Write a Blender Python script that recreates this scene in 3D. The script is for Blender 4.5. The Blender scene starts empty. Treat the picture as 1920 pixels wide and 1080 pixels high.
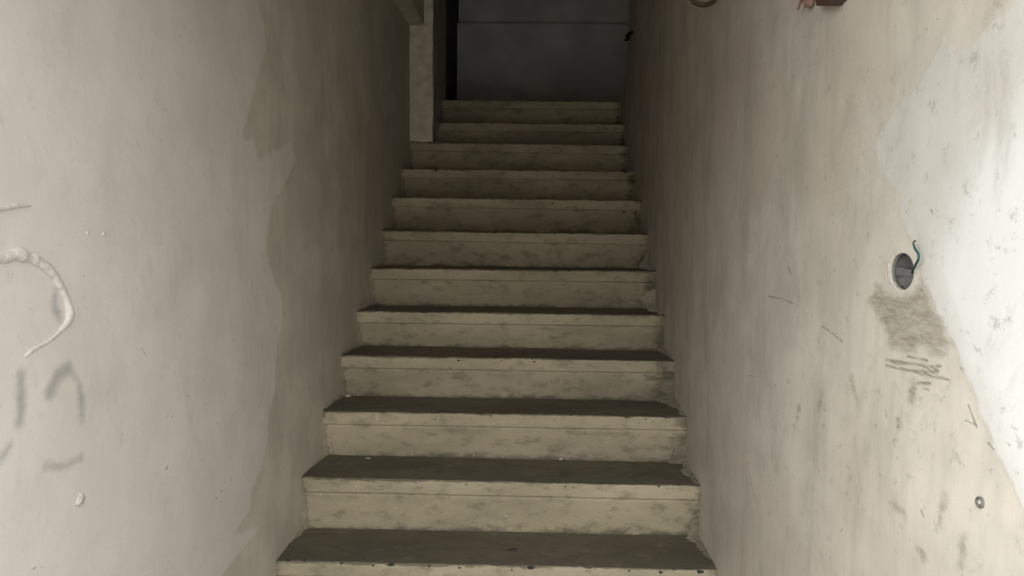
import bpy, math, random
import numpy as np
from mathutils import Matrix, Vector

SC = bpy.context.scene
COL = SC.collection
random.seed(7)
RNG = np.random.default_rng(11)

# ------------------------------------------------------------------ camera
F_PX = 1420.0
CAM = np.array([0.02243, -2.26254, 1.18989])
RT = np.array([0.99981, 0.01565, 0.01143])
UP = np.array([-0.01256, 0.07399, 0.99718])
FW = np.array([-0.01476, 0.99714, -0.07417])
cd = bpy.data.cameras.new('camera')
cd.sensor_width = 36.0
cd.lens = F_PX / 1920.0 * 36.0
cd.clip_start = 0.02
cam = bpy.data.objects.new('camera', cd)
m = Matrix(((RT[0], UP[0], -FW[0], CAM[0]), (RT[1], UP[1], -FW[1], CAM[1]),
            (RT[2], UP[2], -FW[2], CAM[2]), (0, 0, 0, 1)))
cam.matrix_world = m
COL.objects.link(cam)
SC.camera = cam

# ------------------------------------------------------------------ light and exposure
SC.view_settings.view_transform = 'Standard'
SC.view_settings.look = 'None'
SC.view_settings.gamma = 1.0
SC.view_settings.use_curve_mapping = False
SC.view_settings.exposure = 1.48
SKY = 2.6          # brightness of the overcast sky outside the entrance
SKY_LEFT = 1.6     # how much brighter the sky is towards the open left side of the street

W = bpy.data.worlds.new('overcast_sky')
SC.world = W
W.use_nodes = True
nt = W.node_tree
nt.nodes.clear()
wo = nt.nodes.new('ShaderNodeOutputWorld')
bg = nt.nodes.new('ShaderNodeBackground')
tc = nt.nodes.new('ShaderNodeTexCoord')
sx = nt.nodes.new('ShaderNodeSeparateXYZ')
mr = nt.nodes.new('ShaderNodeMapRange')
mr.inputs['From Min'].default_value = 0.6
mr.inputs['From Max'].default_value = -0.8
mr.inputs['To Min'].default_value = SKY * 0.80
mr.inputs['To Max'].default_value = SKY * SKY_LEFT
bg.inputs['Color'].default_value = (0.98, 1.0, 1.0, 1)
nt.links.new(tc.outputs['Generated'], sx.inputs[0])
nt.links.new(sx.outputs['X'], mr.inputs['Value'])
nt.links.new(mr.outputs[0], bg.inputs['Strength'])
nt.links.new(bg.outputs[0], wo.inputs[0])

# the entrance opening lets the sky in (sampling portal, gives no light of its own)
Y_DOOR = -2.1
pl = bpy.data.lights.new('entrance_portal', 'AREA')
pl.shape = 'RECTANGLE'
pl.size = 1.36
pl.size_y = 2.32
pl.cycles.is_portal = True
po = bpy.data.objects.new('entrance_portal', pl)
po.location = (-0.07, Y_DOOR - 0.0, 1.16)
po.rotation_euler = (math.radians(90), 0, 0)     # faces up the stairs (+y)
COL.objects.link(po)

# ------------------------------------------------------------------ helpers
def ray(px, py):
    return FW + RT * ((px - 960) / F_PX) - UP * ((py - 540) / F_PX)

def hit(px, py, n, k):
    n = np.array(n, float)
    v = ray(px, py)
    return CAM + v * ((k - CAM @ n) / (v @ n))

XL, SL, XR, SR = -0.7335, 0.0342, 0.6316, 0.0030      # the two walls: x = X + S * y
def lw(px, py, off=0.0):                               # point on the left wall
    return hit(px, py, (1, -SL, 0), XL + off)
def rw(px, py, off=0.0):                               # point on the right wall
    return hit(px, py, (1, -SR, 0), XR - off)

def _h(ix, iy, iz, s):
    n = (ix.astype(np.int64) * 374761393 + iy.astype(np.int64) * 668265263 + iz.astype(np.int64) * 2147483647 + s * 974634777) & 0xFFFFFFFF
    n = ((n ^ (n >> 13)) * 1274126177) & 0xFFFFFFFF
    n = ((n ^ (n >> 16)) * 2246822519) & 0xFFFFFFFF
    return ((n ^ (n >> 15)) & 0xFFFFFF) / float(0xFFFFFF)

def vnoise(p, s=0):
    p = np.asarray(p, float)
    i = np.floor(p)
    f = p - i
    f = f * f * (3 - 2 * f)
    i = i.astype(np.int64)
    r = 0
    for dx in (0, 1):
        for dy in (0, 1):
            for dz in (0, 1):
                w = (f[:, 0] if dx else 1 - f[:, 0]) * (f[:, 1] if dy else 1 - f[:, 1]) * (f[:, 2] if dz else 1 - f[:, 2])
                r = r + w * _h(i[:, 0] + dx, i[:, 1] + dy, i[:, 2] + dz, s)
    return r

def fbm(p, scale, octv=4, s=0, gain=0.5):
    p = np.asarray(p, float) * scale
    a, t, r = 1.0, 0.0, 0.0
    for k in range(octv):
        r = r + a * (vnoise(p, s + k * 17) - 0.5)
        t += a
        a *= gain
        p = p * 2.03 + 5.7
    return r / t * 2

def mesh(name, V, F, mats, smooth=True, attrs=None, mi=None):
    me = bpy.data.meshes.new(name)
    V = np.asarray(V, float)
    me.from_pydata(V.tolist() if len(V) < 3000 else list(map(tuple, V)), [], [tuple(int(q) for q in f) for f in F])
    for mt in (mats if isinstance(mats, (list, tuple)) else [mats]):
        me.materials.append(mt)
    if attrs:
        for k, a in attrs.items():
            at = me.attributes.new(k, 'FLOAT', 'POINT')
            at.data.foreach_set('value', np.asarray(a, np.float32))
    if mi is not None:
        me.polygons.foreach_set('material_index', np.asarray(mi, np.int32))
    me.polygons.foreach_set('use_smooth', np.full(len(me.polygons), bool(smooth)))
    me.update()
    return me

def link(name, me, parent=None, loc=None):
    o = bpy.data.objects.new(name, me)
    COL.objects.link(o)
    if parent is not None:
        o.parent = parent
    if loc is not None:
        o.location = loc
    return o

def tag(o, label, cat, group=None, kind=None):
    o['label'] = label
    o['category'] = cat
    if group: o['group'] = group
    if kind: o['kind'] = kind
    return o

def struct(o, label=None, cat=None):
    o['kind'] = 'structure'
    if label: o['label'] = label
    if cat: o['category'] = cat
    return o

def empty(name, loc, label, cat, group=None):
    o = bpy.data.objects.new(name, None)
    o.empty_display_size = 0.05
    COL.objects.link(o)
    o.location = loc
    return tag(o, label, cat, group)

def grid_faces(nu, nv, flip=False, wrap_u=False):
    i = np.arange(nu if wrap_u else nu - 1)
    j = np.arange(nv - 1)
    I, J = np.meshgrid(i, j, indexing='ij')
    I2 = (I + 1) % nu
    a = I * nv + J
    b = I2 * nv + J
    c = I2 * nv + J + 1
    d = I * nv + J + 1
    q = np.stack([a, b, c, d] if not flip else [a, d, c, b], -1).reshape(-1, 4)
    return q

def box_mesh(name, lo, hi, mat, bev=0.0):
    import bmesh
    bm = bmesh.new()
    bmesh.ops.create_cube(bm, size=1)
    lo, hi = np.array(lo, float), np.array(hi, float)
    for v in bm.verts:
        v.co = Vector([(lo[k] + hi[k]) / 2 + v.co[k] * (hi[k] - lo[k]) for k in range(3)])
    if bev:
        bmesh.ops.bevel(bm, geom=bm.edges[:], offset=bev, segments=2, affect='EDGES')
    me = bpy.data.meshes.new(name)
    bm.to_mesh(me)
    bm.free()
    me.materials.append(mat)
    return me

def tube(pts, rad, seg=12, lump=0.0, s=0, flat=1.0, nrm=None, caps=True):
    """Swept tube through pts (resampled smooth); rad scalar or per-point; flat squashes along nrm."""
    P = np.asarray(pts, float)
    n = len(P)
    t = np.arange(n)
    R_ = np.full(n, rad, float) if np.isscalar(rad) else np.asarray(rad, float)
    k = max(2, (n - 1) * 8)
    tt = np.linspace(0, n - 1, k + 1)
    def cr(A):
        A = np.asarray(A, float).reshape(n, -1)
        out = []
        for x in tt:
            i = min(int(x), n - 2)
            f = x - i
            p0, p1, p2, p3 = A[max(i - 1, 0)], A[i], A[i + 1], A[min(i + 2, n - 1)]
            out.append(0.5 * (2 * p1 + (p2 - p0) * f + (2 * p0 - 5 * p1 + 4 * p2 - p3) * f * f + (3 * p1 - p0 - 3 * p2 + p3) * f ** 3))
        return np.array(out)
    Q = cr(P)
    r = np.maximum(cr(R_)[:, 0], 1e-4)
    T = np.gradient(Q, axis=0)
    T /= np.linalg.norm(T, axis=1)[:, None] + 1e-12
    ref = np.array(nrm if nrm is not None else (0.3, 0.5, 0.81), float)
    A = ref - T * (T @ ref)[:, None]
    A /= np.linalg.norm(A, axis=1)[:, None] + 1e-12
    B = np.cross(T, A)
    ang = np.linspace(0, 2 * np.pi, seg, endpoint=False)
    V = Q[:, None, :] + r[:, None, None] * (A[:, None, :] * (flat * np.cos(ang))[None, :, None] + B[:, None, :] * np.sin(ang)[None, :, None])
    if lump:
        nn = fbm(V.reshape(-1, 3), 1.0 / max(r.max(), 1e-4) * 0.62, 4, s).reshape(V.shape[:2])
        C_ = Q[:, None, :]
        V = C_ + (V - C_) * (1 + lump * nn[..., None])
    m_ = len(Q)
    V = V.reshape(-1, 3)
    F = []
    for i in range(m_ - 1):
        for j in range(seg):
            a, b = i * seg + j, i * seg + (j + 1) % seg
            F.append((a, b, b + seg, a + seg))
    if caps:
        F.append(tuple(range(seg - 1, -1, -1)))
        F.append(tuple(range((m_ - 1) * seg, m_ * seg)))
    return V, F

def blob(c, r, s=0, lump=0.5, sub=2, freq=1.0):
    import bmesh
    bm = bmesh.new()
    bmesh.ops.create_icosphere(bm, subdivisions=sub, radius=1)
    V = np.array([v.co[:] for v in bm.verts])
    F = [tuple(v.index for v in f.verts) for f in bm.faces]
    bm.free()
    n = fbm(V + s * 3.17, 1.3 * freq, 3, s)
    V = V * (1 + lump * n)[:, None] * np.asarray(r)[None, :] + np.asarray(c)[None, :]
    return V, F

def merge(parts):
    Vs, Fs, o = [], [], 0
    for V, F in parts:
        Vs.append(np.asarray(V))
        Fs += [tuple(i + o for i in f) for f in F]
        o += len(V)
    return np.concatenate(Vs), Fs

# ------------------------------------------------------------------ materials
class NT:
    def __init__(s, name, rough=0.85):
        s.m = bpy.data.materials.new(name)
        s.m.use_nodes = True
        s.t = s.m.node_tree
        s.b = s.t.nodes['Principled BSDF']
        s.b.inputs['Roughness'].default_value = rough
        s.b.inputs['Specular IOR Level'].default_value = 0.25
        s.co = s.n('ShaderNodeTexCoord').outputs['Object']
    def n(s, typ, **kw):
        x = s.t.nodes.new(typ)
        for k, v in kw.items():
            setattr(x, k, v)
        return x
    def l(s, a, b):
        s.t.links.new(a, b)
    def noise(s, scale, detail=4, rough=0.55, stretch=None, dist=0.0, off=0.0):
        x = s.n('ShaderNodeTexNoise')
        x.inputs['Scale'].default_value = scale
        x.inputs['Detail'].default_value = detail
        x.inputs['Roughness'].default_value = rough
        x.inputs['Distortion'].default_value = dist
        mp = s.n('ShaderNodeMapping')
        mp.inputs['Scale'].default_value = stretch or (1, 1, 1)
        mp.inputs['Location'].default_value = (off, off * 1.3, off * 0.7)
        s.l(s.co, mp.inputs[0])
        s.l(mp.outputs[0], x.inputs['Vector'])
        return x.outputs['Fac']
    def ramp(s, x, a, b, lo=0.0, hi=1.0, smooth=True):
        r = s.n('ShaderNodeMapRange', interpolation_type='SMOOTHSTEP' if smooth else 'LINEAR')
        r.inputs['From Min'].default_value = a
        r.inputs['From Max'].default_value = b
        r.inputs['To Min'].default_value = lo
        r.inputs['To Max'].default_value = hi
        s.l(x, r.inputs['Value'])
        return r.outputs[0]
    def math(s, op, a, b=None):
        x = s.n('ShaderNodeMath', operation=op)
        for k, v in enumerate((a, b)):
            if v is None: continue
            if isinstance(v, (int, float)): x.inputs[k].default_value = v
            else: s.l(v, x.inputs[k])
        return x.outputs[0]
    def mix(s, fac, a, b, mode='MIX'):
        x = s.n('ShaderNodeMix', data_type='RGBA', blend_type=mode)
        for sock, v in ((x.inputs['Factor'], fac), (x.inputs['A'], a), (x.inputs['B'], b)):
            if isinstance(v, (int, float)): sock.default_value = v
            elif isinstance(v, tuple): sock.default_value = (*v, 1) if len(v) == 3 else v
            else: s.l(v, sock)
        return x.outputs['Result']
    def attr(s, name):
        return s.n('ShaderNodeAttribute', attribute_name=name).outputs['Fac']
    def bump(s, h, strength=0.4, dist=0.01, prev=None):
        x = s.n('ShaderNodeBump')
        x.inputs['Strength'].default_value = strength
        x.inputs['Distance'].default_value = dist
        s.l(h, x.inputs['Height'])
        if prev is not None: s.l(prev, x.inputs['Normal'])
        return x.outputs[0]
    def out(s, col, nrm=None):
        if isinstance(col, tuple): s.b.inputs['Base Color'].default_value = (*col, 1)
        else: s.l(col, s.b.inputs['Base Color'])
        if nrm is not None: s.l(nrm, s.b.inputs['Normal'])
        return s.m

def plain(name, col, var=0.25, scale=40, rough=0.8, bump=0.3):
    q = NT(name, rough)
    n = q.noise(scale, 5)
    dark = tuple(c * (1 - var) for c in col)
    lite = tuple(min(1, c * (1 + var)) for c in col)
    return q.out(q.mix(q.ramp(n, 0.3, 0.7), dark, lite), q.bump(n, bump, 0.003))

OLD = (0.50, 0.455, 0.37)      # bare tan render
NEW = (0.60, 0.575, 0.525)       # newer pale skim coat

def wall_material(name, side):
    OLD = (0.655, 0.612, 0.52) if side == 'left' else (0.585, 0.538, 0.466)
    NEW = (0.745, 0.70, 0.653) if side == 'left' else (0.585, 0.563, 0.52)
    q = NT(name, 0.8)
    big = q.noise(1.6, 4, 0.55)
    mid = q.noise(6.0, 5, 0.6, off=3.1)
    fine = q.noise(60, 4, 0.6)
    streak = q.noise(9, 5, 0.6, stretch=(1, 1.0, 0.22), off=1.7)
    c = q.mix(q.ramp(mid, 0.3, 0.72), tuple(x * 0.90 for x in OLD), tuple(x * 1.10 for x in OLD))
    c = q.mix(q.math('MULTIPLY', q.ramp(big, 0.42, 0.66), 0.5), c, (0.53, 0.45, 0.365))
    c = q.mix(q.math('MULTIPLY', q.ramp(streak, 0.47, 0.74), 0.22 if side == 'left' else 0.45), c, (0.34, 0.31, 0.245))
    # pale coat, ragged edge
    e = q.math('ADD', q.attr('paint'), q.math('MULTIPLY', q.math('SUBTRACT', q.noise(22, 5, 0.65), 0.5), 0.035))
    pm = q.ramp(e, -0.004, 0.011) if side == 'left' else q.ramp(e, -0.002, 0.008)
    pc = q.mix(q.ramp(mid, 0.3, 0.72), tuple(x * 0.95 for x in NEW), tuple(x * 1.05 for x in NEW))
    pc = q.mix(q.math('MULTIPLY', q.ramp(big, 0.45, 0.7), 0.30), pc, (0.67, 0.635, 0.58))
    if side == 'right':
        pc = q.mix(q.ramp(q.math('ADD', q.attr('white'), q.math('MULTIPLY', q.math('SUBTRACT', q.noise(14, 5, 0.65, off=6), 0.5), 0.10)), -0.05, 0.06), pc, (0.72, 0.715, 0.70))  # whiter paint, with the daylight hot spot also put into its colour
    c = q.mix(q.math('MULTIPLY', pm, q.ramp(fine, 0.05, 0.35, 0.75, 0.95)), c, pc)
    # smudges with a shape of their own
    sm = q.attr('smudge')
    sn = q.noise(30, 5, 0.7, stretch=(1, 0.5, 1.0), off=8)
    sc_ = (0.205, 0.222, 0.228) if side == 'left' else (0.235, 0.205, 0.15)
    e2 = q.math('ADD', sm, q.math('MULTIPLY', q.math('SUBTRACT', sn, 0.5), 0.03 if side == 'left' else 0.06))
    c = q.mix(q.math('MULTIPLY', q.ramp(e2, -0.010, 0.014), 0.55 if side == 'left' else q.ramp(q.noise(90, 5, 0.7, stretch=(1, 0.35, 1.7), dist=0.4, off=20), 0.34, 0.64, 0.40, 0.82)), c, sc_)
    if side == 'right':
        e4 = q.math('ADD', q.attr('brush'), q.math('MULTIPLY', q.math('SUBTRACT', q.noise(90, 3, 0.6, stretch=(1, 0.3, 1)), 0.5), 0.004))
        c = q.mix(q.math('MULTIPLY', q.ramp(e4, -0.0012, 0.0016), 0.75), c, (0.20, 0.175, 0.13))
    # fine scratches, nicks, specks
    e3 = q.math('ADD', q.attr('scratch'), q.math('MULTIPLY', q.math('SUBTRACT', q.noise(140, 3, 0.6), 0.5), 0.006))
    c = q.mix(q.math('MULTIPLY', q.ramp(e3, -0.001, 0.0018), 0.62), c, (0.12, 0.095, 0.065))
    # small dirt everywhere
    dirt = q.ramp(q.noise(30, 7, 0.78, off=12), 0.565, 0.67)
    c = q.mix(q.math('MULTIPLY', dirt, 0.40 if side == 'right' else 0.16), c, (0.20, 0.18, 0.14))
    blot = q.ramp(q.noise(5.5, 7, 0.72, stretch=(1, 1, 0.6), dist=0.6, off=15), 0.50, 0.70)
    c = q.mix(q.math('MULTIPLY', blot, 0.48 if side == 'right' else 0.18), c, (0.38, 0.355, 0.30))
    h = q.math('ADD', q.math('MULTIPLY', fine, 0.25), q.math('ADD', q.math('MULTIPLY', mid, 0.8), q.math('MULTIPLY', pm, 0.25)))
    b = q.bump(h, 0.35, 0.006)
    b = q.bump(q.noise(260, 3, 0.6), 0.25, 0.0012, b)
    return q.out(c, b)

M = {}
M['wall_l'] = wall_material('aged_plaster_left', 'left')
M['wall_r'] = wall_material('aged_plaster_right', 'right')

def cement(name, col, dirt_amt, dirt_col, spk=0.0, light=None, stain=False):
    q = NT(name, 0.88)
    a = q.noise(4.5, 5, 0.6, stretch=(0.45, 1, 1.2))
    b = q.noise(26, 6, 0.7, stretch=(0.5, 1, 1), off=4)
    f = q.noise(120, 4, 0.65)
    c = q.mix(q.ramp(a, 0.28, 0.75), tuple(x * 0.74 for x in col), tuple(x * 1.14 for x in col))
    c = q.mix(q.math('MULTIPLY', q.ramp(b, 0.49, 0.68), dirt_amt), c, dirt_col)
    if light:
        c = q.mix(q.math('MULTIPLY', q.ramp(q.noise(13, 6, 0.7, off=9), 0.55, 0.75), 0.5), c, light)
    if spk:
        v = q.noise(55, 3, 0.8, stretch=(0.6, 1, 1), off=2)
        c = q.mix(q.math('MULTIPLY', q.ramp(v, 0.665, 0.71), spk), c, tuple(x * 0.25 for x in col))
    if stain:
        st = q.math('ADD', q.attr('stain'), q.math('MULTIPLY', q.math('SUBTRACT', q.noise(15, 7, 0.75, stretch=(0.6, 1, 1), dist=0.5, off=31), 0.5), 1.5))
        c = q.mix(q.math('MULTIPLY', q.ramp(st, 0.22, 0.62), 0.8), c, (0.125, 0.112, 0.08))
    h = q.math('ADD', q.math('MULTIPLY', b, 0.7), q.math('MULTIPLY', f, 0.4))
    return q.out(c, q.bump(h, 0.5, 0.005))

M['riser'] = cement('step_riser_cement', (0.49, 0.428, 0.308), 0.55, (0.19, 0.167, 0.115), 0.6, stain=True)
M['band'] = cement('tread_edge_cement', (0.545, 0.477, 0.345), 0.5, (0.20, 0.175, 0.12), 0.7, stain=True)
M['tread'] = cement('worn_dark_tread', (0.145, 0.127, 0.092), 0.6, (0.085, 0.076, 0.056), 0.6, (0.25, 0.222, 0.165), stain=True)
M['mortar'] = cement('crumbling_mortar', (0.30, 0.268, 0.20), 0.75, (0.12, 0.105, 0.075), 0.7, (0.46, 0.42, 0.34))
M['mortar_pale'] = cement('pale_crumbling_mortar', (0.47, 0.425, 0.335), 0.8, (0.15, 0.13, 0.095), 0.8)
M['fillet'] = cement('plaster_edge_strip', (0.36, 0.322, 0.24), 0.6, (0.17, 0.15, 0.11), 0.5)
M['stone'] = plain('dark_aggregate_stone', (0.06, 0.058, 0.052), 0.4, 60)
M['fleck'] = plain('white_paint_fleck', (0.72, 0.70, 0.62), 0.1, 90)
M['crumb'] = plain('pale_plaster_crumb', (0.52, 0.48, 0.39), 0.25, 120)
M['bead'] = plain('whitish_filler', (0.66, 0.63, 0.57), 0.10, 90, 0.75, 0.6)
M['back'] = plain('grey_landing_wall', (0.80, 0.775, 0.735), 0.12, 3.0, 0.9, 0.1)
M['pillar'] = plain('bare_rendered_pillar', (0.80, 0.73, 0.61), 0.14, 16, 0.9, 0.6)
M['inner'] = plain('dull_grey_plaster', (0.52, 0.50, 0.46), 0.15, 5, 0.9, 0.2)
M['beam'] = plain('rendered_beam', (0.72, 0.67, 0.53), 0.12, 9, 0.9, 0.3)
M['rim'] = plain('torn_plaster', (0.52, 0.49, 0.43), 0.15, 90, 0.85, 0.6)
M['soffit'] = plain('plastered_soffit', (0.60, 0.57, 0.50), 0.12, 3, 0.9, 0.2)
M['pave'] = plain('pavement_asphalt', (0.20, 0.195, 0.185), 0.2, 6, 0.9, 0.3)
M['sky_blocker'] = plain('dark_sky_blocker', (0.10, 0.095, 0.085), 0.2, 2, 0.9, 0.2)  # for the unseen wall added to block the low sky
M['facade'] = plain('outer_facade_render', (0.45, 0.43, 0.39), 0.12, 4, 0.9, 0.2)

# ------------------------------------------------------------------ walls
def seg_d(P, A, B):
    AB = B - A
    t = np.clip(((P - A) @ AB) / (AB @ AB + 1e-12), 0, 1)
    return np.linalg.norm(P - A - t[:, None] * AB, axis=1)

def poly_sdf(P, poly):
    poly = np.asarray(poly)
    d = np.full(len(P), 1e9)
    ins = np.zeros(len(P), bool)
    n = len(poly)
    for i in range(n):
        A, B = poly[i], poly[(i + 1) % n]
        d = np.minimum(d, seg_d(P, A, B))
        c = (A[1] > P[:, 1]) != (B[1] > P[:, 1])
        x = (B[0] - A[0]) * (P[:, 1] - A[1]) / (B[1] - A[1] + 1e-12) + A[0]
        ins ^= c & (P[:, 0] < x)
    return np.where(ins, d, -d)

def strokes_sdf(P, strokes, to):
    """strokes: [(half width in mm, [(px,py),...])]: positive inside a stroke"""
    r = np.full(len(P), -0.2)
    for w, pts in strokes:
        q = [to(*p)[1:] for p in pts]
        if len(q) == 1: q.append(q[0] + np.array([1e-4, 0]))
        for A, B in zip(q[:-1], q[1:]):
            r = np.maximum(r, (w + (0.8 if w < 2.8 else 0)) / 1000.0 - seg_d(P, A, B))
    return r

def axis(parts):
    out = [np.array([parts[0][0]])]
    for a, b, st in parts:
        out.append(np.linspace(a, b, max(2, int(round((b - a) / st)) + 1))[1:])
    return np.concatenate(out)

YS = lambda end: axis([(Y_DOOR, -1.3, 0.03), (-1.3, -0.80, 0.0038), (-0.80, 0.25, 0.005), (0.25, 1.2, 0.012), (1.2, end, 0.028)])
ZS = axis([(-0.05, 0.25, 0.02), (0.25, 0.80, 0.006), (0.80, 1.25, 0.0036), (1.25, 1.75, 0.006), (1.75, 2.45, 0.015), (2.45, 4.9, 0.08)])

def wall_grid(ys, zs, X, S, side, end_fn=None, s=0):
    Yg, Zg = np.meshgrid(ys, zs, indexing='ij')
    Y, Z = Yg.ravel().copy(), Zg.ravel().copy()
    if end_fn is not None:                       # uneven far end
        w = np.clip((Y - (ys[-1] - 0.5)) / 0.5, 0, 1)
        Y = Y + w * end_fn(Z)
    P = np.stack([np.zeros_like(Y), Y, Z], 1)
    dx = 0.0035 * fbm(P, 1.3, 4, s) + 0.0012 * fbm(P, 14, 3, s + 5)
    V = np.stack([X + S * Y + dx, Y, Z], 1)
    return V, np.stack([Y, Z], 1)

def skirt(V, F, nu, nv, dx):
    """give the wall its thickness: boundary pushed out by dx and closed behind"""
    idx = [i * nv for i in range(nu)] + [(nu - 1) * nv + j for j in range(1, nv)] + \
          [i * nv + nv - 1 for i in range(nu - 2, -1, -1)] + [j for j in range(nv - 2, 0, -1)]
    o = len(V)
    B = V[idx].copy()
    B[:, 0] += dx
    n = len(idx)
    F = list(map(tuple, F)) + [(idx[i], o + i, o + (i + 1) % n, idx[(i + 1) % n]) for i in range(n)]
    F.append(tuple(o + i for i in range(n)))
    return np.concatenate([V, B]), F

def pad(a, n):
    return np.concatenate([a, np.full(n - len(a), -0.2)])

# --- left wall
L2 = lambda px, py: lw(px, py)
pp = [(-700, -900), (440, -500), (470, -60), (482, 0), (497, 55), (501, 92), (482, 150), (468, 205), (456, 252), (463, 262), (474, 250), (485, 300), (512, 283),
      (545, 264), (556, 300), (530, 350), (512, 385), (498, 450), (506, 500), (527, 545), (532, 600), (520, 660), (520, 720), (506, 775), (503, 830),
      (492, 880), (474, 920), (468, 960), (440, 1000), (492, 985), (470, 1012), (420, 1075), (380, 1150), (300, 1500), (-700, 1500)]
ys = YS(2.25)
V, P2 = wall_grid(ys, ZS, XL, SL, 'left', None, 3)
paintL = poly_sdf(P2, [L2(*p)[1:] for p in pp])
smudge = strokes_sdf(P2, [(10, [(38, 705), (40, 735), (36, 790)]), (13, [(92, 735), (108, 702), (128, 690)]), (8, [(128, 690), (145, 712), (152, 745), (154, 785)]),
                          (6, [(88, 872), (115, 876), (150, 862)]), (7, [(0, 860), (18, 835)]), (7, [(112, 600), (102, 570), (104, 545)])], L2)
scrL = strokes_sdf(P2, [(1.6, [(267, 653), (273, 663)]), (1.7, [(469, 740), (471, 746)]), (1.3, [(405, 795), (410, 794)]), (2.4, [(312, 880), (316, 873)]), (2.6, [(324, 962)]),
                        (1.7, [(414, 925), (416, 918)]), (1.4, [(405, 935), (410, 931)]), (1.5, [(433, 893), (434, 902)]), (1.2, [(60, 1067), (78, 1062)]), (1.0, [(320, 785), (327, 780)]),
                        (1.9, [(589, 66), (590, 77)]), (1.0, [(580, 720), (583, 775), (582, 800)]), (1.4, [(534, 585), (530, 605)]), (1.3, [(522, 670), (519, 682)]),
                        (1.4, [(168, 285), (172, 284)]), (1.0, [(350, 740), (355, 746)]), (1.6, [(156, 518)]), (1.2, [(310, 1075), (314, 1072)])], L2)
nu, nv = len(ys), len(ZS)
F = grid_faces(nu, nv)
V, F = skirt(V, F, nu, nv, -0.12)
n = len(V)
o = link('wall_left', mesh('wall_left', V, F, M['wall_l'], True, {'paint': pad(paintL, n), 'smudge': pad(smudge, n), 'scratch': pad(scrL, n)}))
struct(o)

# --- right wall, with the round hole of a missing switch box
R2 = lambda px, py: rw(px, py)
pp = [(1925, -60), (1900, 0), (1872, 25), (1845, 52), (1815, 90), (1800, 99), (1788, 80), (1778, 64), (1768, 62), (1757, 92), (1735, 130), (1702, 178), (1672, 210), (1648, 245), (1635, 276),
      (1646, 312), (1660, 340), (1690, 365), (1688, 400), (1700, 440), (1722, 470), (1728, 520), (1745, 560), (1757, 600), (1772, 625), (1786, 645), (1800, 690), (1822, 735),
      (1840, 790), (1862, 850), (1890, 900), (1912, 960), (1925, 1030), (2300, 1200), (2600, 400), (2600, -400)]
white_hotspot = [(1935, 180), (1870, 260), (1815, 300), (1795, 380), (1762, 470), (1752, 540), (1775, 600), (1800, 650), (1818, 700), (1842, 770), (1870, 820), (1900, 870), (1940, 930), (2300, 1000), (2600, 300)]
end_fn = lambda z: np.interp(z, [2.0, 2.07, 2.2, 2.42, 3.2], [0.0, 0.0, -0.22, -0.33, -0.36])
ys = YS(2.72)
V, P2 = wall_grid(ys, ZS, XR, SR, 'right', end_fn, 9)
paintR = poly_sdf(P2, [R2(*p)[1:] for p in pp])
white = poly_sdf(P2, [R2(*p)[1:] for p in white_hotspot])
scuff = poly_sdf(P2, [R2(*p)[1:] for p in [(1630, 565), (1645, 535), (1668, 546), (1700, 556), (1728, 530), (1750, 570), (1770, 610), (1790, 648), (1762, 658), (1722, 652), (1700, 668), (1672, 655), (1655, 610)]])
sm2 = strokes_sdf(P2, [(6, [(1596, 710), (1606, 745)]), (5, [(1715, 725), (1708, 752)]), (4, [(1772, 932), (1758, 985)]), (4, [(1690, 770), (1678, 830)]), (3, [(1610, 890), (1614, 910)]),
                       (3, [(1725, 1035), (1732, 1045)]), (4, [(1680, 950), (1698, 970)]), (3, [(1808, 1000), (1800, 1060)]), (4, [(1540, 735), (1536, 770)]), (5, [(1500, 760), (1490, 800)])], R2)
smR = np.maximum(scuff, sm2)
brush = strokes_sdf(P2, [(1.5, [(1662, 674), (1700, 680), (1742, 688), (1765, 686)]), (1.7, [(1662, 686), (1700, 694), (1745, 697), (1760, 695)]), (1.3, [(1690, 690), (1730, 702), (1778, 712)]),
                         (1.0, [(1670, 680), (1720, 684)]), (1.5, [(1720, 717), (1745, 719)]), (1.0, [(1728, 729), (1742, 731)]), (1.4, [(1700, 668), (1740, 676)]),
                         (1.0, [(1815, 760), (1828, 795)]), (0.8, [(1810, 788), (1832, 800)]), (0.8, [(1850, 830), (1868, 850), (1880, 825)]), (0.8, [(1870, 828), (1900, 838)])], R2)
scrR = strokes_sdf(P2, [(1.2, [(1540, 611), (1562, 625), (1580, 641)]), (1.3, [(1440, 556), (1465, 560), (1488, 569)]), (1.9, [(1477, 500), (1484, 514)]), (1.3, [(1402, 865), (1406, 890), (1418, 948)]),
                        (1.2, [(1520, 128), (1516, 138)]), (1.0, [(1532, 95), (1528, 105)]), (0.9, [(1535, 50), (1555, 38), (1580, 18), (1592, 12)]), (1.4, [(1747, 394), (1750, 398)]),
                        (1.6, [(1424, 780), (1425, 788)]), (1.2, [(1452, 722), (1456, 723)]), (0.9, [(1402, 704), (1420, 706)]), (1.7, [(1730, 968), (1726, 955)]), (1.2, [(1581, 990), (1576, 998)]),
                        (1.1, [(1830, 800), (1826, 795)]), (0.9, [(1800, 690), (1806, 694)]), (1.4, [(1565, 415), (1562, 418)]), (1.6, [(1278, 438), (1280, 446)]), (1.6, [(1300, 312), (1302, 318)]),
                        (1.2, [(1740, 54), (1725, 66)]), (1.0, [(1760, 35), (1757, 39)]), (1.2, [(1643, 795), (1642, 800)])], R2)
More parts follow.
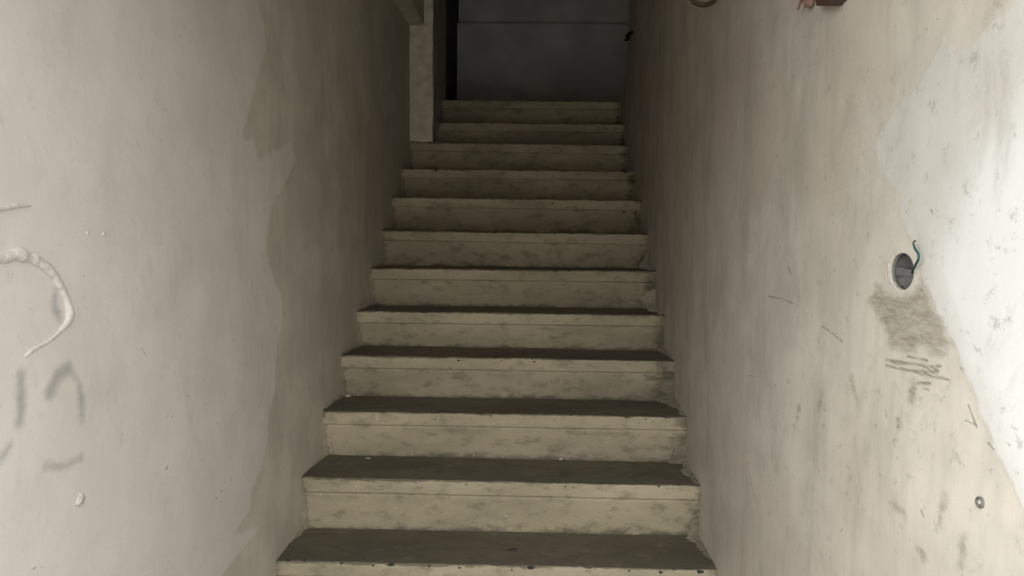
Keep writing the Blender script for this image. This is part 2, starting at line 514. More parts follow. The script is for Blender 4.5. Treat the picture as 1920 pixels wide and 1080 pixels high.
# carve the hole: drop faces inside, pull the rim to a circle
HC = rw(1693, 509)
HR = 0.0295
HE = 1.24
nu, nv = len(ys), len(ZS)
rel = (V[:, 1:] - HC[1:]) / np.array([HE, 1.0])       # a slightly oval hole
dist = np.linalg.norm(rel, axis=1)
inside = dist < HR
F = grid_faces(nu, nv, flip=True)
keep = ~inside[F].any(axis=1)
rim = np.zeros(len(V), bool)
rim[F[~keep].ravel()] = True
rim &= ~inside
V[rim, 1:] = HC[1:] + rel[rim] / dist[rim][:, None] * HR * np.array([HE, 1.0])
near = (~rim) & (dist < HR * 1.25) & (~inside)
V[near, 0] -= 0.0008
F = F[keep]
V, F = skirt(V, F, nu, nv, 0.12)
F.pop()                                          # no lid behind the hole
n = len(V)
o = link('wall_right', mesh('wall_right', V, F, M['wall_r'], True,
         {'paint': pad(paintR, n), 'white': pad(white, n), 'smudge': pad(smR, n), 'brush': pad(brush, n), 'scratch': pad(scrR, n)}))
struct(o)

# ------------------------------------------------------------------ the rest of the shell
BACK = 4.05
Z12 = 2.041
X_BK = hit(857, 100, (0, 1, 0), BACK)[0]          # left end of the back wall: a dark passage opens beside it
struct(link('wall_passage_end', box_mesh('wall_passage_end', (-2.0, 5.4, Z12 - 0.3), (X_BK + 0.2, 5.5, 5.2), M['inner'])))
Z_BK = hit(1000, 44, (0, 1, 0), BACK)[2]
struct(link('wall_passage_right', box_mesh('wall_passage_right', (X_BK + 0.001, BACK + 0.18, Z12 - 0.3), (X_BK + 0.1, 5.5, 5.2), M['inner'])))
struct(link('wall_back', box_mesh('wall_back', (X_BK, BACK, Z12 - 0.3), (1.1, BACK + 0.2, Z_BK), M['back'], 0.004)))
struct(link('wall_back_upper', box_mesh('wall_back_upper', (X_BK, BACK + 0.11, Z_BK), (1.1, BACK + 0.2, 5.2), M['back'], 0.004)))
struct(link('wall_landing_left', box_mesh('wall_landing_left', (-2.0, 2.3, Z12 - 0.3), (-1.9, 5.5, 5.2), M['inner'])))
struct(link('wall_landing_right', box_mesh('wall_landing_right', (1.1, 2.3, Z12 - 0.3), (1.2, BACK + 0.2, 5.2), M['inner'])))
struct(link('wall_landing_front_left', box_mesh('wall_landing_front_left', (-2.0, 2.9, Z12 - 0.3), (-0.66, 3.0, 5.2), M['inner'])))
struct(link('wall_landing_front_right', box_mesh('wall_landing_front_right', (0.70, 2.25, 1.4), (1.2, 2.32, 5.2), M['inner'])))
struct(link('floor_landing', box_mesh('floor_landing', (-1.95, 2.98, Z12 - 0.15), (1.15, 5.45, Z12), M['tread'])))
struct(link('floor_landing_side', box_mesh('floor_landing_side', (0.645, 2.26, 1.5), (1.15, 3.0, Z12), M['inner'])))
struct(link('floor', box_mesh('floor', (-30, -60, -0.1), (30, 0.02, 0.0), M['pave'])))

struct(link('wall_sky_blocker', box_mesh('wall_sky_blocker', (-4.2, -8.4, 0), (5.5, -8.0, 3.95), M['sky_blocker'])))  # added out of view to hide the low sky from the upper steps
# thicker end of the left wall beside the upper steps (its lit edge reads as a pillar)
def rough_box(lo, hi, st, amp, s, mat, name):
    lo, hi = np.array(lo, float), np.array(hi, float)
    import bmesh
    bm = bmesh.new()
    bmesh.ops.create_cube(bm, size=1)
    for v in bm.verts:
        v.co = Vector([(lo[k] + hi[k]) / 2 + v.co[k] * (hi[k] - lo[k]) for k in range(3)])
    for ax in range(3):
        k = int((hi[ax] - lo[ax]) / st)
        for j in range(1, k):
            co = [0, 0, 0]
            co[ax] = lo[ax] + (hi[ax] - lo[ax]) * j / k
            no = [0, 0, 0]
            no[ax] = 1
            bmesh.ops.bisect_plane(bm, geom=bm.verts[:] + bm.edges[:] + bm.faces[:], plane_co=co, plane_no=no)
    me = bpy.data.meshes.new(name)
    bm.to_mesh(me)
    bm.free()
    V = np.array([v.co[:] for v in me.vertices])
    D = np.stack([fbm(V, 9, 4, s + k) for k in range(3)], 1) * amp + np.stack([fbm(V, 45, 3, s + 9 + k) for k in range(3)], 1) * amp * 0.5
    me.vertices.foreach_set('co', (V + D).ravel())
    me.materials.append(mat)
    return me
struct(link('pillar', rough_box((-0.70, 2.245, 1.69), (-0.522, 2.30, 5.0), 0.02, 0.006, 21, M['pillar'], 'pillar')))
struct(link('wall_left_inner', rough_box((-0.68, 2.295, 1.69), (-0.524, 3.0, 5.0), 0.05, 0.004, 22, M['inner'], 'wall_left_inner')))
struct(link('beam', rough_box((-0.76, 0.75, 2.383), (-0.574, 2.25, 2.62), 0.03, 0.003, 23, M['beam'], 'beam')))

# soffit above the flight
def prism_x(name, prof, x0, x1, mat):
    n = len(prof)
    V = [(x0, y, z) for y, z in prof] + [(x1, y, z) for y, z in prof]
    F = [tuple(range(n)), tuple(range(2 * n - 1, n - 1, -1))] + [(i, i + n, (i + 1) % n + n, (i + 1) % n) for i in range(n)]
    return mesh(name, V, F, mat, False)
struct(link('ceiling', prism_x('ceiling', [(Y_DOOR, 2.46), (0.75, 2.68), (3.9, 4.85), (5.6, 4.85), (5.6, 5.2), (3.9, 5.2), (0.75, 3.0), (Y_DOOR, 3.0)], -2.0, 1.2, M['soffit'])))
# outer facade round the entrance, behind the camera's view
struct(link('wall_front_left', box_mesh('wall_front_left', (-3.5, Y_DOOR - 0.0, 0), (XL + SL * Y_DOOR - 0.10, Y_DOOR + 0.2, 4.0), M['facade'])))
struct(link('wall_front_right', box_mesh('wall_front_right', (XR + 0.10, Y_DOOR - 0.0, 0), (3.5, Y_DOOR + 0.2, 4.0), M['facade'])))
struct(link('wall_front_lintel', box_mesh('wall_front_lintel', (-3.5, Y_DOOR - 0.12, 2.32), (3.5, Y_DOOR + 0.02, 4.0), M['facade'])))

# ------------------------------------------------------------------ the staircase
# step: riser plane y, nosing height at left and right end, left and right end
D_ = 0.2486
ST = [(0.000, .167, .160), (.249, .348, .341), (.497, .519, .516), (.746, .686, .683), (.994, .839, .840), (1.243, 1.014, 1.014),
      (1.492, 1.193, 1.184), (1.740, 1.366, 1.360), (1.989, 1.535, 1.534), (2.237, 1.714, 1.701), (2.486, 1.862, 1.862), (2.734, 2.041, 2.042)]
stairs = empty('staircase', (0, 0, 0), 'narrow worn concrete staircase climbing between two plaster walls', 'stairs')

def extrude_profile(prof, xs, fn):
    """closed profile [(y,z)] swept along xs, fn(V, kx, kp) displaces"""
    n, m_ = len(prof), len(xs)
    prof = np.asarray(prof, float)
    V = np.zeros((m_, n, 3))
    V[:, :, 0] = np.asarray(xs)[:, None]
    V[:, :, 1] = prof[None, :, 0]
    V[:, :, 2] = prof[None, :, 1]
    V = fn(V)
    F = []
    for i in range(m_ - 1):
        for j in range(n):
            k = (j + 1) % n
            F.append((i * n + j, i * n + k, (i + 1) * n + k, (i + 1) * n + j))
    F.append(tuple(range(n - 1, -1, -1)))
    F.append(tuple((m_ - 1) * n + j for j in range(n)))
    return V.reshape(-1, 3), F

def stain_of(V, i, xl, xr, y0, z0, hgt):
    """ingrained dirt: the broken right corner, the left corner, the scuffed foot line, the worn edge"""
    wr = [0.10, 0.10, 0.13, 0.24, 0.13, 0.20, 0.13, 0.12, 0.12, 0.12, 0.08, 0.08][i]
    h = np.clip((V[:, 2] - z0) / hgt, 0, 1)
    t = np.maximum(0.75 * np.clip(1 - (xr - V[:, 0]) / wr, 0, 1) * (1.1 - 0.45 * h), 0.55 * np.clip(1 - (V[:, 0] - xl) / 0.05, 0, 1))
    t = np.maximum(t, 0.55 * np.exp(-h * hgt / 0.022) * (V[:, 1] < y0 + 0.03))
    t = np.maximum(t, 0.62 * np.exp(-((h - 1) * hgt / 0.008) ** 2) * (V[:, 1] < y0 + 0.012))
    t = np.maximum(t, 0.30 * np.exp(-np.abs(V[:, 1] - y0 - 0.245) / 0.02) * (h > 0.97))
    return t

for i, (y0, zl, zr) in enumerate(ST):
    no = i + 1
    xl = (XL + SL * y0 - 0.012) if no < 11 else -0.535
    xr = XR + SR * y0 + 0.012
    pz = (0.0, 0.0) if i == 0 else ST[i - 1][1:]
    band = 0.052 if no not in (1,) else 0.05
    zt = 0.0                                     # local heights: 0 = nosing top; sheared to zl..zr
    hgt = (zl + zr) / 2 - (pz[0] + pz[1]) / 2
    deep = D_ + 0.05 if no < 12 else 0.27
    xs = np.linspace(xl, xr, 190 if no < 9 else 110)
    fine = no < 7
    # tread slab profile (front bottom -> nosing -> top back -> bottom back)
    fr = [(0.004, -band), (0.0008, -band + 0.002)] + [(0.0, z) for z in np.linspace(-band + 0.006, -0.010, 5)]
    arc = [(0.007 - 0.007 * math.cos(a), -0.007 + 0.007 * math.sin(a)) for a in np.linspace(0.2, math.pi / 2, 5)]
    top = [(y, 0.0) for y in np.concatenate([np.linspace(0.012, 0.04, 4), np.linspace(0.055, deep, 12)])]
    prof = fr + arc + top + [(deep, -band), (0.02, -band)]
    npf = len(fr) + 2
    ntop = len(fr) + len(arc)
    def disp(V, y0=y0, zl=zl, zr=zr, i=i, ntop=ntop, xl=xl, xr=xr):
        f = (V[:, :, 0] - xl) / (xr - xl)
        L = V.copy()
        V[:, :, 1] += y0
        V[:, :, 2] += zl + (zr - zl) * f
        P = V.reshape(-1, 3)
        sag = fbm(P * np.array([1, 0.3, 0.3]), 2.2, 3, 30 + i).reshape(V.shape[:2])
        n1 = fbm(P, 22, 4, 40 + i).reshape(V.shape[:2])
        e = np.exp(-(np.hypot(L[:, :, 1] - 0.003, L[:, :, 2] + 0.003) / 0.010) ** 2)       # nosing zone
        chip = np.clip(fbm(P * np.array([1, .4, .4]), 34, 3, 50 + i).reshape(V.shape[:2]) - 0.22, 0, 1) * 2.0
        front = L[:, :, 1] < 0.006
        V[:, :, 2] += 0.006 * sag * (L[:, :, 2] > -0.03) + 0.0015 * n1 * (L[:, :, 2] > -0.001)
        V[:, :, 1] += front * (0.0022 * n1 + 0.002 * sag)
        V[:, :, 2] -= e * chip * 0.010
        V[:, :, 1] += e * chip * 0.006
        # broken corner near the right wall
        rr = np.clip((V[:, :, 0] - (xr - 0.06 - 0.03 * math.sin(i * 2.1))) / 0.06, 0, 1)
        cr = np.clip(fbm(P, 40, 4, 70 + i).reshape(V.shape[:2]) + 0.25, 0, 1)
        V[:, :, 1] += front * rr * cr * 0.012
        V[:, :, 2] -= e * rr * cr * 0.012
        return V
    V, F = extrude_profile(prof, xs, disp)
    n = len(prof)
    mi = []
    for a in range(len(xs) - 1):
        for j in range(n):
            mi.append(1 if (ntop - 2 <= j < n - 3) else 0)
    mi += [0, 0]
    step = link('step', mesh('step_tread', V, F, [M['band'], M['tread']], True, {'stain': stain_of(V, i, xl, xr, y0, (zl + zr) / 2 - hgt, hgt)}, mi), stairs)
    # lower riser panel, slightly set back with a coved foot
    h0 = -hgt - 0.02
    zz = np.concatenate([np.linspace(-band + 0.0005, -hgt + 0.03, 8), np.linspace(-hgt + 0.02, -hgt - 0.02, 5)])
    yy = 0.005 + 0.010 * np.clip((-zz - band) / (hgt - band), 0, 1) ** 1.5
    prof = list(zip(yy, zz)) + [(0.10, h0), (0.10, -band + 0.0005)]
    prof = prof[::-1]
    def disp2(V, y0=y0, zl=zl, zr=zr, pz=pz, i=i, xl=xl, xr=xr, hgt=hgt, band=band):
        f = (V[:, :, 0] - xl) / (xr - xl)
        L = V.copy()
        k = np.clip(-(L[:, :, 2]) / hgt, 0, 1.2)
        zt = zl + (zr - zl) * f
        zb = pz[0] + (pz[1] - pz[0]) * f
        V[:, :, 1] += y0
        V[:, :, 2] = zt + (zb - zt) * k
        P = V.reshape(-1, 3)
        n1 = fbm(P, 18, 4, 90 + i).reshape(V.shape[:2])
        sag = fbm(P * np.array([1, .3, .3]), 2.2, 3, 30 + i).reshape(V.shape[:2])
        front = L[:, :, 1] < 0.05
        V[:, :, 1] += front * (0.002 * n1 + 0.002 * sag)
        rr = np.clip((V[:, :, 0] - (xr - 0.10)) / 0.08, 0, 1)
        cr = np.clip(fbm(P, 30, 4, 110 + i).reshape(V.shape[:2]) + 0.2, 0, 1)
        V[:, :, 1] += front * rr * cr * 0.018
        return V
    V, F = extrude_profile(prof, xs, disp2)
    link('riser', mesh('riser', V, F, M['riser'], True, {'stain': stain_of(V, i, xl, xr, y0, (zl + zr) / 2 - hgt, hgt)}), step)

    # crumbling mortar where the step meets the right wall, plaster strip at the left wall
    if no <= 10:
        rs = np.random.default_rng(200 + i)
        yr = y0
        ztop, zbot = zr, pz[1]
        nu, nv = 70, 30
        size = [0.050, 0.055, 0.075, 0.078, 0.040, 0.085, 0.062, 0.04, 0.04, 0.03][i]
        V = []
        for a in range(nu):
            t = a / (nu - 1)
            z = zbot - 0.004 + (ztop - zbot - 0.012) * t
            taper = (1.0 - 0.75 * t)
            for b in range(nv):
                an = b / (nv - 1) * math.pi / 2
                V.append((0, an, z, t, taper))
        V = np.array(V)
        q = np.stack([V[:, 1] * 0.03, V[:, 2], np.full(len(V), i * 1.0)], 1)
        rad = size * V[:, 4] * (0.55 + 0.9 * np.clip(fbm(q, 14, 5, 130 + i, 0.62) + 0.2, -0.35, 1)) + 0.006 * fbm(q, 70, 4, 140 + i, 0.65)
        rad = np.maximum(rad, 0.002)
        xw = XR + SR * yr + 0.006
        X = xw - rad * np.cos(V[:, 1])
        Y = y0 + 0.020 - np.sin(V[:, 1]) ** 0.6 * rad * 0.36 + 0.006 * fbm(np.stack([X, X * 0 + i, V[:, 2]], 1), 55, 4, 145, 0.65) * np.sin(V[:, 1])
        VV = np.stack([X, Y, V[:, 2]], 1)
        A = (VV, [tuple(f) for f in grid_faces(nu, nv)])
        # along the tread, against the wall
        V = []
        nu2 = 90
        for a in range(nu2):
            t = a / (nu2 - 1)
            for b in range(nv):
                V.append((t, b / (nv - 1) * math.pi / 2))
        V = np.array(V)
        yv = y0 - 0.235 + 0.245 * V[:, 0]
        q = np.stack([V[:, 1] * 0.03, yv, np.full(len(V), i * 1.7)], 1)
        rad = size * 1.05 * (0.5 + 0.9 * np.clip(fbm(q, 13, 5, 150 + i, 0.62) + 0.15, -0.4, 1)) * (0.35 + 0.65 * V[:, 0]) + 0.006 * fbm(q, 60, 4, 160 + i, 0.65)
        rad = np.maximum(rad, 0.002)
        X = XR + SR * yv + 0.006 - rad * np.cos(V[:, 1])
        Z = zbot - 0.005 + (rad * 0.36 * np.sin(V[:, 1]) ** 0.7 + 0.005 * fbm(np.stack([X, yv, X * 0 + i], 1), 60, 4, 165, 0.65) * np.sin(V[:, 1]))
        if i > 0:
            B = (np.stack([X, yv, Z], 1), [tuple(f) for f in grid_faces(nu2, nv)])
            A = merge([A, B])
        oo = link('crumbled_mortar', mesh('crumbled_mortar', A[0], A[1], M['mortar_pale'] if no in (6, 7) else M['mortar'], True), step)
        if no in (6, 7):
            oo['label'] = 'pale crumbled mortar patch in the right corner'
        # left strip: flush plaster strip up the riser
        nu, nv = 30, 8
        V = []
        for a in range(nu):
            for b in range(nv):
                V.append((a / (nu - 1), b / (nv - 1)))
        V = np.array(V)
        wdt = 0.020 + 0.010 * fbm(np.stack([V[:, 0] * hgt, V[:, 0] * 0, np.full(len(V), i * 2.0)], 1), 25, 3, 170)
        xw = XL + SL * y0 - 0.006
        z = pz[0] - 0.004 + (zl - pz[0] - band * (0.75 if no > 1 else 1)) * V[:, 0]
        X = xw + (wdt + 0.006) * V[:, 1]
        Y = y0 + 0.001 + 0.016 * V[:, 1] ** 5 - 0.001 + 0.003 * fbm(np.stack([X, z, z * 0], 1), 60, 3, 180 + i)
        S_ = (np.stack([X, Y, z], 1), [tuple(f) for f in grid_faces(nu, nv, flip=True)])
        # and a lumpy one along the tread
        V = []
        nu2, nv2 = 34, 12
        for a in range(nu2):
            for b in range(nv2):
                V.append((a / (nu2 - 1), b / (nv2 - 1) * math.pi / 2))
        V = np.array(V)
        yv = y0 - 0.24 + 0.25 * V[:, 0]
        q = np.stack([V[:, 1] * 0.03, yv, np.full(len(V), i * 1.1)], 1)
        rad = 0.012 * (0.5 + 1.0 * np.clip(fbm(q, 20, 3, 190 + i) + 0.1, -0.4, 1)) + 0.014 * V[:, 0] ** 4
        X = XL + SL * yv - 0.004 + rad * np.cos(V[:, 1])
        Z = pz[0] - 0.003 + rad * 0.8 * np.sin(V[:, 1])
        if i > 0:
            S_ = merge([S_, (np.stack([X, yv, Z], 1), [tuple(f) for f in grid_faces(nu2, nv2)])])
        link('plaster_strip', mesh('plaster_strip', S_[0], S_[1], M['fillet'], True), step)

    # white paint flecks on the front, dark stones showing at the edge
    fl = {1: [], 2: [(592, 919), (700, 924), (948, 970), (601, 927), (842, 985), (742, 953), (686, 930), (900, 988), (668, 911), (622, 925)],
          3: [(707, 780), (707, 786), (772, 853), (689, 862), (1052, 860), (1003, 812), (888, 854)], 4: [(672, 742), (670, 738)], 6: [(748, 523), (751, 524), (718, 534)]}.get(no, [])
    if fl:
        parts = []
        for k, (px, py) in enumerate(fl):
            c = hit(px, py, (0, 1, 0), y0 + 0.003)
            lower = (c[2] < (zl + zr) / 2 - band)
            c[1] = y0 + (0.006 if lower else 0.0005)
            big = k == 2 and no == 2 or (no == 3 and k < 2) or (no == 6 and k == 0)
            r_ = 0.0040 if big else 0.0027
            parts.append(blob(c, (r_, 0.0025, r_ * (1.9 if no == 3 and k < 2 else 1)), k + i * 9, 0.4, 1))
        for Vf, Ff in parts:
            link('paint_fleck', mesh('paint_fleck', Vf, Ff, M['fleck'], True), step)
    stn = {1: [(733, 1059, .009), (995, 1064, .009), (570, 1050, .004), (540, 1050, .005), (700, 1060, .004), (862, 1064, .004), (1240, 1073, .006), (1312, 1072, .008), (1180, 1070, .004), (960, 1068, .004), (805, 1061, .004), (640, 1056, .004)],
           2: [(640, 900, .003), (700, 903, .003), (780, 905, .003), (875, 908, .0035), (1060, 912, .003), (1075, 914, .003), (1235, 912, .004)],
           3: [(700, 778, .0028), (816, 786, .003), (1210, 785, .004), (1198, 792, .003), (1225, 790, .003), (920, 780, .003)],
           4: [(860, 676, .004), (845, 690, .003), (1105, 684, .003), (1002, 678, .004), (1210, 704, .003), (940, 676, .003), (1180, 683, .003)],
           8: [(1012, 381, .004), (1036, 381, .005), (1065, 389, .004), (1170, 398, .005), (1192, 399, .006)]}.get(no, [])
    if stn:
        parts = []
        for k, (px, py, r_) in enumerate(stn):
            c = hit(px, py, (0, 1, 0), y0 + 0.002)
            c[1] = y0 + 0.0015
            parts.append(blob(c, (r_ * 1.3, 0.0035, r_ * 0.7), k + i * 5, 0.6, 2))
        for Vf, Ff in parts:
            link('exposed_stone', mesh('exposed_stone', Vf, Ff, M['stone'], True), step)

# ------------------------------------------------------------------ loose crumbs on the treads
def on_tread(px, py, stepno):
    y0, zl, zr = ST[stepno - 1]
    return hit(px, py, (0, 0, 1), (zl + zr) / 2)
crumbs = [
    (690, 861, 2, (.010, .006, .004), 'small white plaster chip on the second tread, near its left end'),
    (1200, 996, 1, (.016, .008, .005), 'flat pale mortar flake at the foot of the second riser, right side'),
    (1176, 997, 1, (.006, .005, .004), 'tiny pale mortar crumb just left of the flat flake on the bottom tread'),
    (1052, 861, 2, (.009, .006, .004), 'small pale plaster chip at the foot of the third riser, middle of the tread'),
    (652, 744, 3, (.012, .008, .006), 'pale plaster lump at the left end of the third tread, beside the wall'),
    (655, 651, 4, (.010, .008, .007), 'grey plaster lump at the left end of the fourth tread, beside the wall'),
    (962, 1032, 1, (.014, .009, .0025), 'flat dark blot of dried dirt on the bottom tread, middle'),
]
for k, (px, py, sn, r, lab) in enumerate(crumbs):
    c = on_tread(px, py, sn)
    c[2] += r[2] * 0.6
    if k in (1, 2, 3): c[1] -= r[1]
    V, F = blob((0, 0, 0), r, 60 + k, 0.6, 3)
    o = link('dirt_blot' if k == 6 else 'plaster_crumb', mesh('plaster_crumb', V, F, M['stone'] if k == 6 else M['crumb'], True), None, c)
    tag(o, lab, 'dirt' if k == 6 else 'rubble', None if k == 6 else 'plaster crumbs on the treads')

# ------------------------------------------------------------------ left wall: filler beads and dab
pts = [(-60, 492), (-20, 487), (12, 482), (35, 477), (60, 484), (84, 500), (105, 523), (118, 548), (126, 572), (129, 590), (126, 603), (114, 618), (94, 637), (68, 652), (46, 667)]
rad = [.0075, .008, .0085, .0105, .0085, .0085, .0085, .0075, .0080, .0088, .0060, .0050, .0045, .0040, .003]
P = np.array([lw(*p) for p in pts])
c0 = P[7].copy()
V, F = tube(P - c0, rad, 20, 0.6, 5, 0.75, (1, 0, 0))
tag(link('filler_bead', mesh('filler_bead', V, F, M['bead'], True), None, c0), 'long hooked bead of raised white filler on left wall', 'filler')
pts = [(-40, 398), (-10, 393), (15, 388), (38, 385), (58, 386)]
P = np.array([lw(*p) for p in pts])
c0 = P[2].copy()
V, F = tube(P - c0, [.006, .006, .005, .0035, .0012], 12, 0.3, 6, 0.6, (1, 0, 0))
tag(link('filler_bead', mesh('filler_bead', V, F, M['bead'], True), None, c0), 'short straight filler ridge above the hooked bead on left wall', 'filler')
c0 = lw(150, 938)
V, F = blob((0, 0, 0), (.0035, .012, .011), 33, 0.75, 4, 2.2)
tag(link('putty_dab', mesh('putty_dab', V, F, M['bead'], True), None, c0), 'rough oval dab of white putty low on the left wall', 'filler')
for k, (px, py, lab) in enumerate(((164, 437, 'left of two tiny white plaster pimples above the hooked bead'), (195, 438, 'right of two tiny white plaster pimples above the hooked bead'))):
    c0 = lw(px, py)
    V, F = blob((0, 0, 0), (.002, .0035, .004), 35 + k, 0.5, 2)
    tag(link('plaster_pimple', mesh('plaster_pimple', V, F, M['bead'], True), None, c0), lab, 'filler', 'plaster pimples on the left wall')

# ------------------------------------------------------------------ right wall: switch box hole and wire
M['cup'] = plain('grey_plastic_box', (0.085, 0.083, 0.08), 0.2, 50, 0.6)
M['flap'] = plain('dusty_grey_lining', (0.14, 0.135, 0.13), 0.15, 40, 0.7)
M['wire'] = plain('teal_wire_insulation', (0.022, 0.075, 0.078), 0.2, 60, 0.5, 0.05)
M['copper'] = plain('dark_bare_wire', (0.035, 0.028, 0.022), 0.2, 60, 0.5, 0.05)
box = empty('switch_box', HC, 'round empty switch box sunk in the right wall', 'switch box')
nv, ns = 9, 40
prof = [(0.0005, HR * 1.0), (0.004, HR * 0.985), (0.007, HR * 0.97), (0.010, HR * 0.96), (0.0115, HR * 0.93), (0.012, HR * 0.85), (0.012, HR * 0.5), (0.012, HR * 0.2), (0.012, 0.0005)]
V = np.array([(d, HE * r * math.cos(a), r * math.sin(a)) for a in np.linspace(0, 2 * math.pi, ns, endpoint=False) for d, r in prof])
link('box_shell', mesh('box_shell', V, [tuple(f) for f in grid_faces(ns, nv, wrap_u=True)], M['cup'], True), box)
# creased lining across the lower half
nu, nv = 24, 16
V = []
for a in range(nu):
    for b in range(nv):
        yy = (a / (nu - 1) * 2 - 1)
        zz = b / (nv - 1)
        z = 0.004 - zz * 0.0325
        half = math.sqrt(max(0, (HR * 0.96) ** 2 - z * z))
        x = 0.0075 + 0.0035 * math.exp(-((z + 0.010 + 0.003 * yy) / 0.0020) ** 2) - 0.002 * math.sin(zz * 3.1) + (0.004 if b == 0 else 0)
        V.append((x, HE * yy * half, z + 0.002 * yy))
o = link('creased_lining', mesh('creased_lining', V, [tuple(f) for f in grid_faces(nu, nv, flip=True)], M['flap'], True), box)
so = o.modifiers.new('thickness', 'SOLIDIFY')
so.thickness = 0.0012
o['label'] = 'lighter grey creased lining in the lower half'
# torn plaster round the rim
na, nb = 96, 9
V = []
for k in range(na):
    a = k / na * 2 * math.pi
    left = max(0, math.cos(a - 0.05)) ** 1.5              # widest towards the stairs (+y)
    q = np.array([[math.cos(a) * 2, math.sin(a) * 2, 0.3]])
    wd = 0.0035 + (0.016 * left + 0.002) * (0.75 + 1.1 * fbm(q, 2.2, 3, 401)[0])
    wd = max(wd, 0.0015)
    for b in range(nb):
        t = b / (nb - 1)
        q = np.array([[math.cos(a) * 3 * (1 + t), math.sin(a) * 3 * (1 + t), 0.9]])
        h = math.sin(math.pi * min(1, t * 1.0)) ** 0.8 * (0.0012 + 0.0022 * left) * (1 + 1.2 * fbm(q, 3.0, 3, 402)[0])
        V.append((0.0012 - h if 0 < b < nb - 1 else 0.003, (HE * HR - 0.0006 + wd * t) * math.cos(a), (HR - 0.0006 + wd * t) * math.sin(a)))
F = [tuple(f) for f in grid_faces(na, nb, wrap_u=True)]
link('torn_plaster_rim', mesh('torn_plaster_rim', V, F, M['rim'], True), box)

wp = [rw(1709, 517, -0.012), rw(1712, 505, 0.002), rw(1717, 496, 0.010), rw(1722, 486, 0.014), rw(1722, 476, 0.014), rw(1716, 467, 0.014), rw(1713, 458, 0.014)]
P = np.array(wp)
wire = empty('electric_wire', P[0], 'short teal electric wire curling out of the switch box', 'wire')
V, F = tube(P - P[0], 0.0017, 10)
link('insulation', mesh('insulation', V, F, M['wire'], True), wire)
e = np.array([rw(1713, 459, 0.014), rw(1712.5, 455, 0.014), rw(1714, 452.5, 0.014), rw(1717, 452, 0.014)])
V, F = tube(e - P[0], 0.0010, 8)
link('bare_end', mesh('bare_end', V, F, M['copper'], True), wire)['label'] = 'dark bare hooked wire end'

# wall plug, lower right
c0 = rw(1838, 942)
M['plug'] = plain('dull_grey_plug', (0.13, 0.125, 0.115), 0.2, 60, 0.6)
plug = empty('wall_plug', c0, 'small round grey wall plug low on the right wall', 'plug')
ns = 20
prof = [(0.001, .0075), (-0.0022, .0074), (-0.0030, .0066), (-0.0026, .0052), (0.0012, .0046), (0.0018, .0001)]
V = np.array([(d, r * math.cos(a), r * math.sin(a)) for a in np.linspace(0, 2 * math.pi, ns, endpoint=False) for d, r in prof])
link('collar', mesh('collar', V, [tuple(f) for f in grid_faces(ns, len(prof), wrap_u=True)], M['plug'], True), plug)
V, F = blob((-0.0006, 0.0003, 0.0004), (.002, .0036, .0036), 77, 0.25, 2)
link('screw_head', mesh('screw_head', V, F, M['rim'], True), plug)

# ------------------------------------------------------------------ top of the right wall: cable coil, broken bracket
M['cable'] = plain('brown_cable_sheath', (0.115, 0.088, 0.052), 0.2, 50, 0.55, 0.1)
M['tan'] = plain('tan_thin_cable', (0.32, 0.27, 0.185), 0.2, 50, 0.6, 0.1)
M['black'] = plain('black_tape', (0.02, 0.02, 0.018), 0.2, 50, 0.6, 0.1)
base = rw(1352, -24)
cc = base + np.array([-0.062, 0, 0])
cc = CAM + (hit(1352, -24, (0, 1, 0), base[1] - 0.0) - CAM)          # centre in the plane across the stairwell
cc[0] = min(cc[0], XR - 0.056)
coil = empty('cable_coil', base, 'small brown coil of cable hanging high on the right wall', 'cable')
R0 = 0.0545
def ring(R, turns, r, dz, wob, s, ph=0.0):
    pts = []
    nn = int(18 * turns)
    for k in range(nn + 1):
        a = ph + k / nn * turns * 2 * math.pi
        rr = R * (1 + wob * math.sin(2.3 * a + s))
        pts.append((cc[0] + rr * math.cos(a), cc[1] + 0.010 * k / nn - 0.005 + 0.35 * rr * math.cos(a) * 0.3, cc[2] + dz + rr * math.sin(a)))
    V, F = tube(np.array(pts) - base, r, 10)
    return V, F
V, F = ring(R0, 2.0, 0.0062, 0, 0.015, 0.4)
link('loop', mesh('loop', V, F, M['cable'], True), coil)
V, F = ring(R0 + 0.004, 1.0, 0.0022, -0.006, 0.01, 1.4)
link('thin_loop', mesh('thin_loop', V, F, M['tan'], True), coil)
V, F = tube(np.array([[0.012, 0, 0.062], [-0.02, 0, 0.060], [-0.07, 0.004, 0.058], [-0.075, 0.004, 0.066]]), 0.0035, 8)
link('hook', mesh('hook', V, F, M['black'], True), coil)
a = hit(1300, 8, (0, 1, 0), base[1]) - base
V, F = tube(np.array([[cc[0] - base[0], 0, R0], [a[0] + 0.02, 0.0, 0.055], [a[0] + 0.004, 0, 0.03], a + np.array([0, 0, 0.008]), a]), [.004, .004, .0045, .006, .0035], 9)
link('taped_tail', mesh('taped_tail', V, F, M['black'], True), coil)['label'] = 'black taped cable tail'

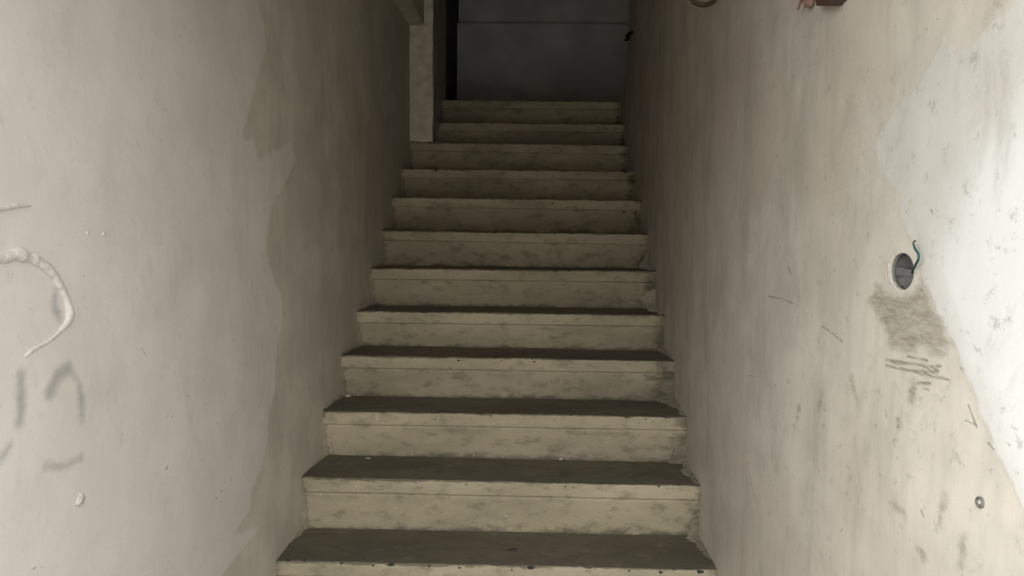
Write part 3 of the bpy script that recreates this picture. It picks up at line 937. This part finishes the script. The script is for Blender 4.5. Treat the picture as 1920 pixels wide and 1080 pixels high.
M['brown'] = plain('dark_brown_bakelite', (0.085, 0.052, 0.038), 0.2, 40, 0.5, 0.1)
M['pink'] = plain('dusty_pink_ceramic', (0.25, 0.165, 0.13), 0.2, 60, 0.6, 0.3)
M['redtag'] = plain('faded_red_strip', (0.22, 0.105, 0.085), 0.25, 60, 0.6, 0.2)
b0 = rw(1535, -20)
br = empty('broken_fitting', b0, 'broken dark brown fitting with pink lump, top of right wall', 'fitting')
O = 0.022
def on(px, py, off=O): return rw(px, py, off) - b0
cs = [on(1530, 11), on(1557, 11), on(1563, 4), on(1569, -1), on(1572, -60), on(1524, -60), on(1528, -2)]
front = np.array(cs)
back = front.copy()
back[:, 0] += O + 0.004
n = len(cs)
V = np.concatenate([front, back])
F = [tuple(range(n)), tuple(range(2 * n - 1, n - 1, -1))] + [(k, k + n, (k + 1) % n + n, (k + 1) % n) for k in range(n)]
o = link('brown_block', mesh('brown_block', V, F, M['brown'], False), br)
bv = o.modifiers.new('bevel', 'BEVEL')
bv.width = 0.0015
bv.segments = 2
V, F = blob(on(1517, 2, 0.010), (.010, .017, .0145), 91, 0.3, 3)
link('ceramic_lump', mesh('ceramic_lump', V, F, M['pink'], True), br)
P = np.array([on(1508, -30, 0.012), on(1505, -8, 0.013), on(1501, 6, 0.015), on(1496, 19, 0.018)])
V, F = tube(P, [.007, .0065, .0055, .0035], 10, 0.2, 3, 0.45, (1, 0, 0))
link('hanging_strip', mesh('hanging_strip', V, F, M['redtag'], True), br)['label'] = 'faded red hanging strip'

# dark wire stub at the far end of the right wall
c = hit(1180, 72, (1, 0, 0), 0.632)
stub = np.array([rw(1188, 60), rw(1182, 66) + np.array([-.012, 0, 0]), hit(1176, 74, (0, 1, 0), 2.34), hit(1170, 75, (0, 1, 0), 2.34)])
V, F = tube(stub - stub[0], [.010, .013, .011, .004], 9, 0.3, 8)
tag(link('cable_stub', mesh('cable_stub', V, F, M['black'], True), None, stub[0]), 'small black cable stub at far upper end of right wall', 'cable')
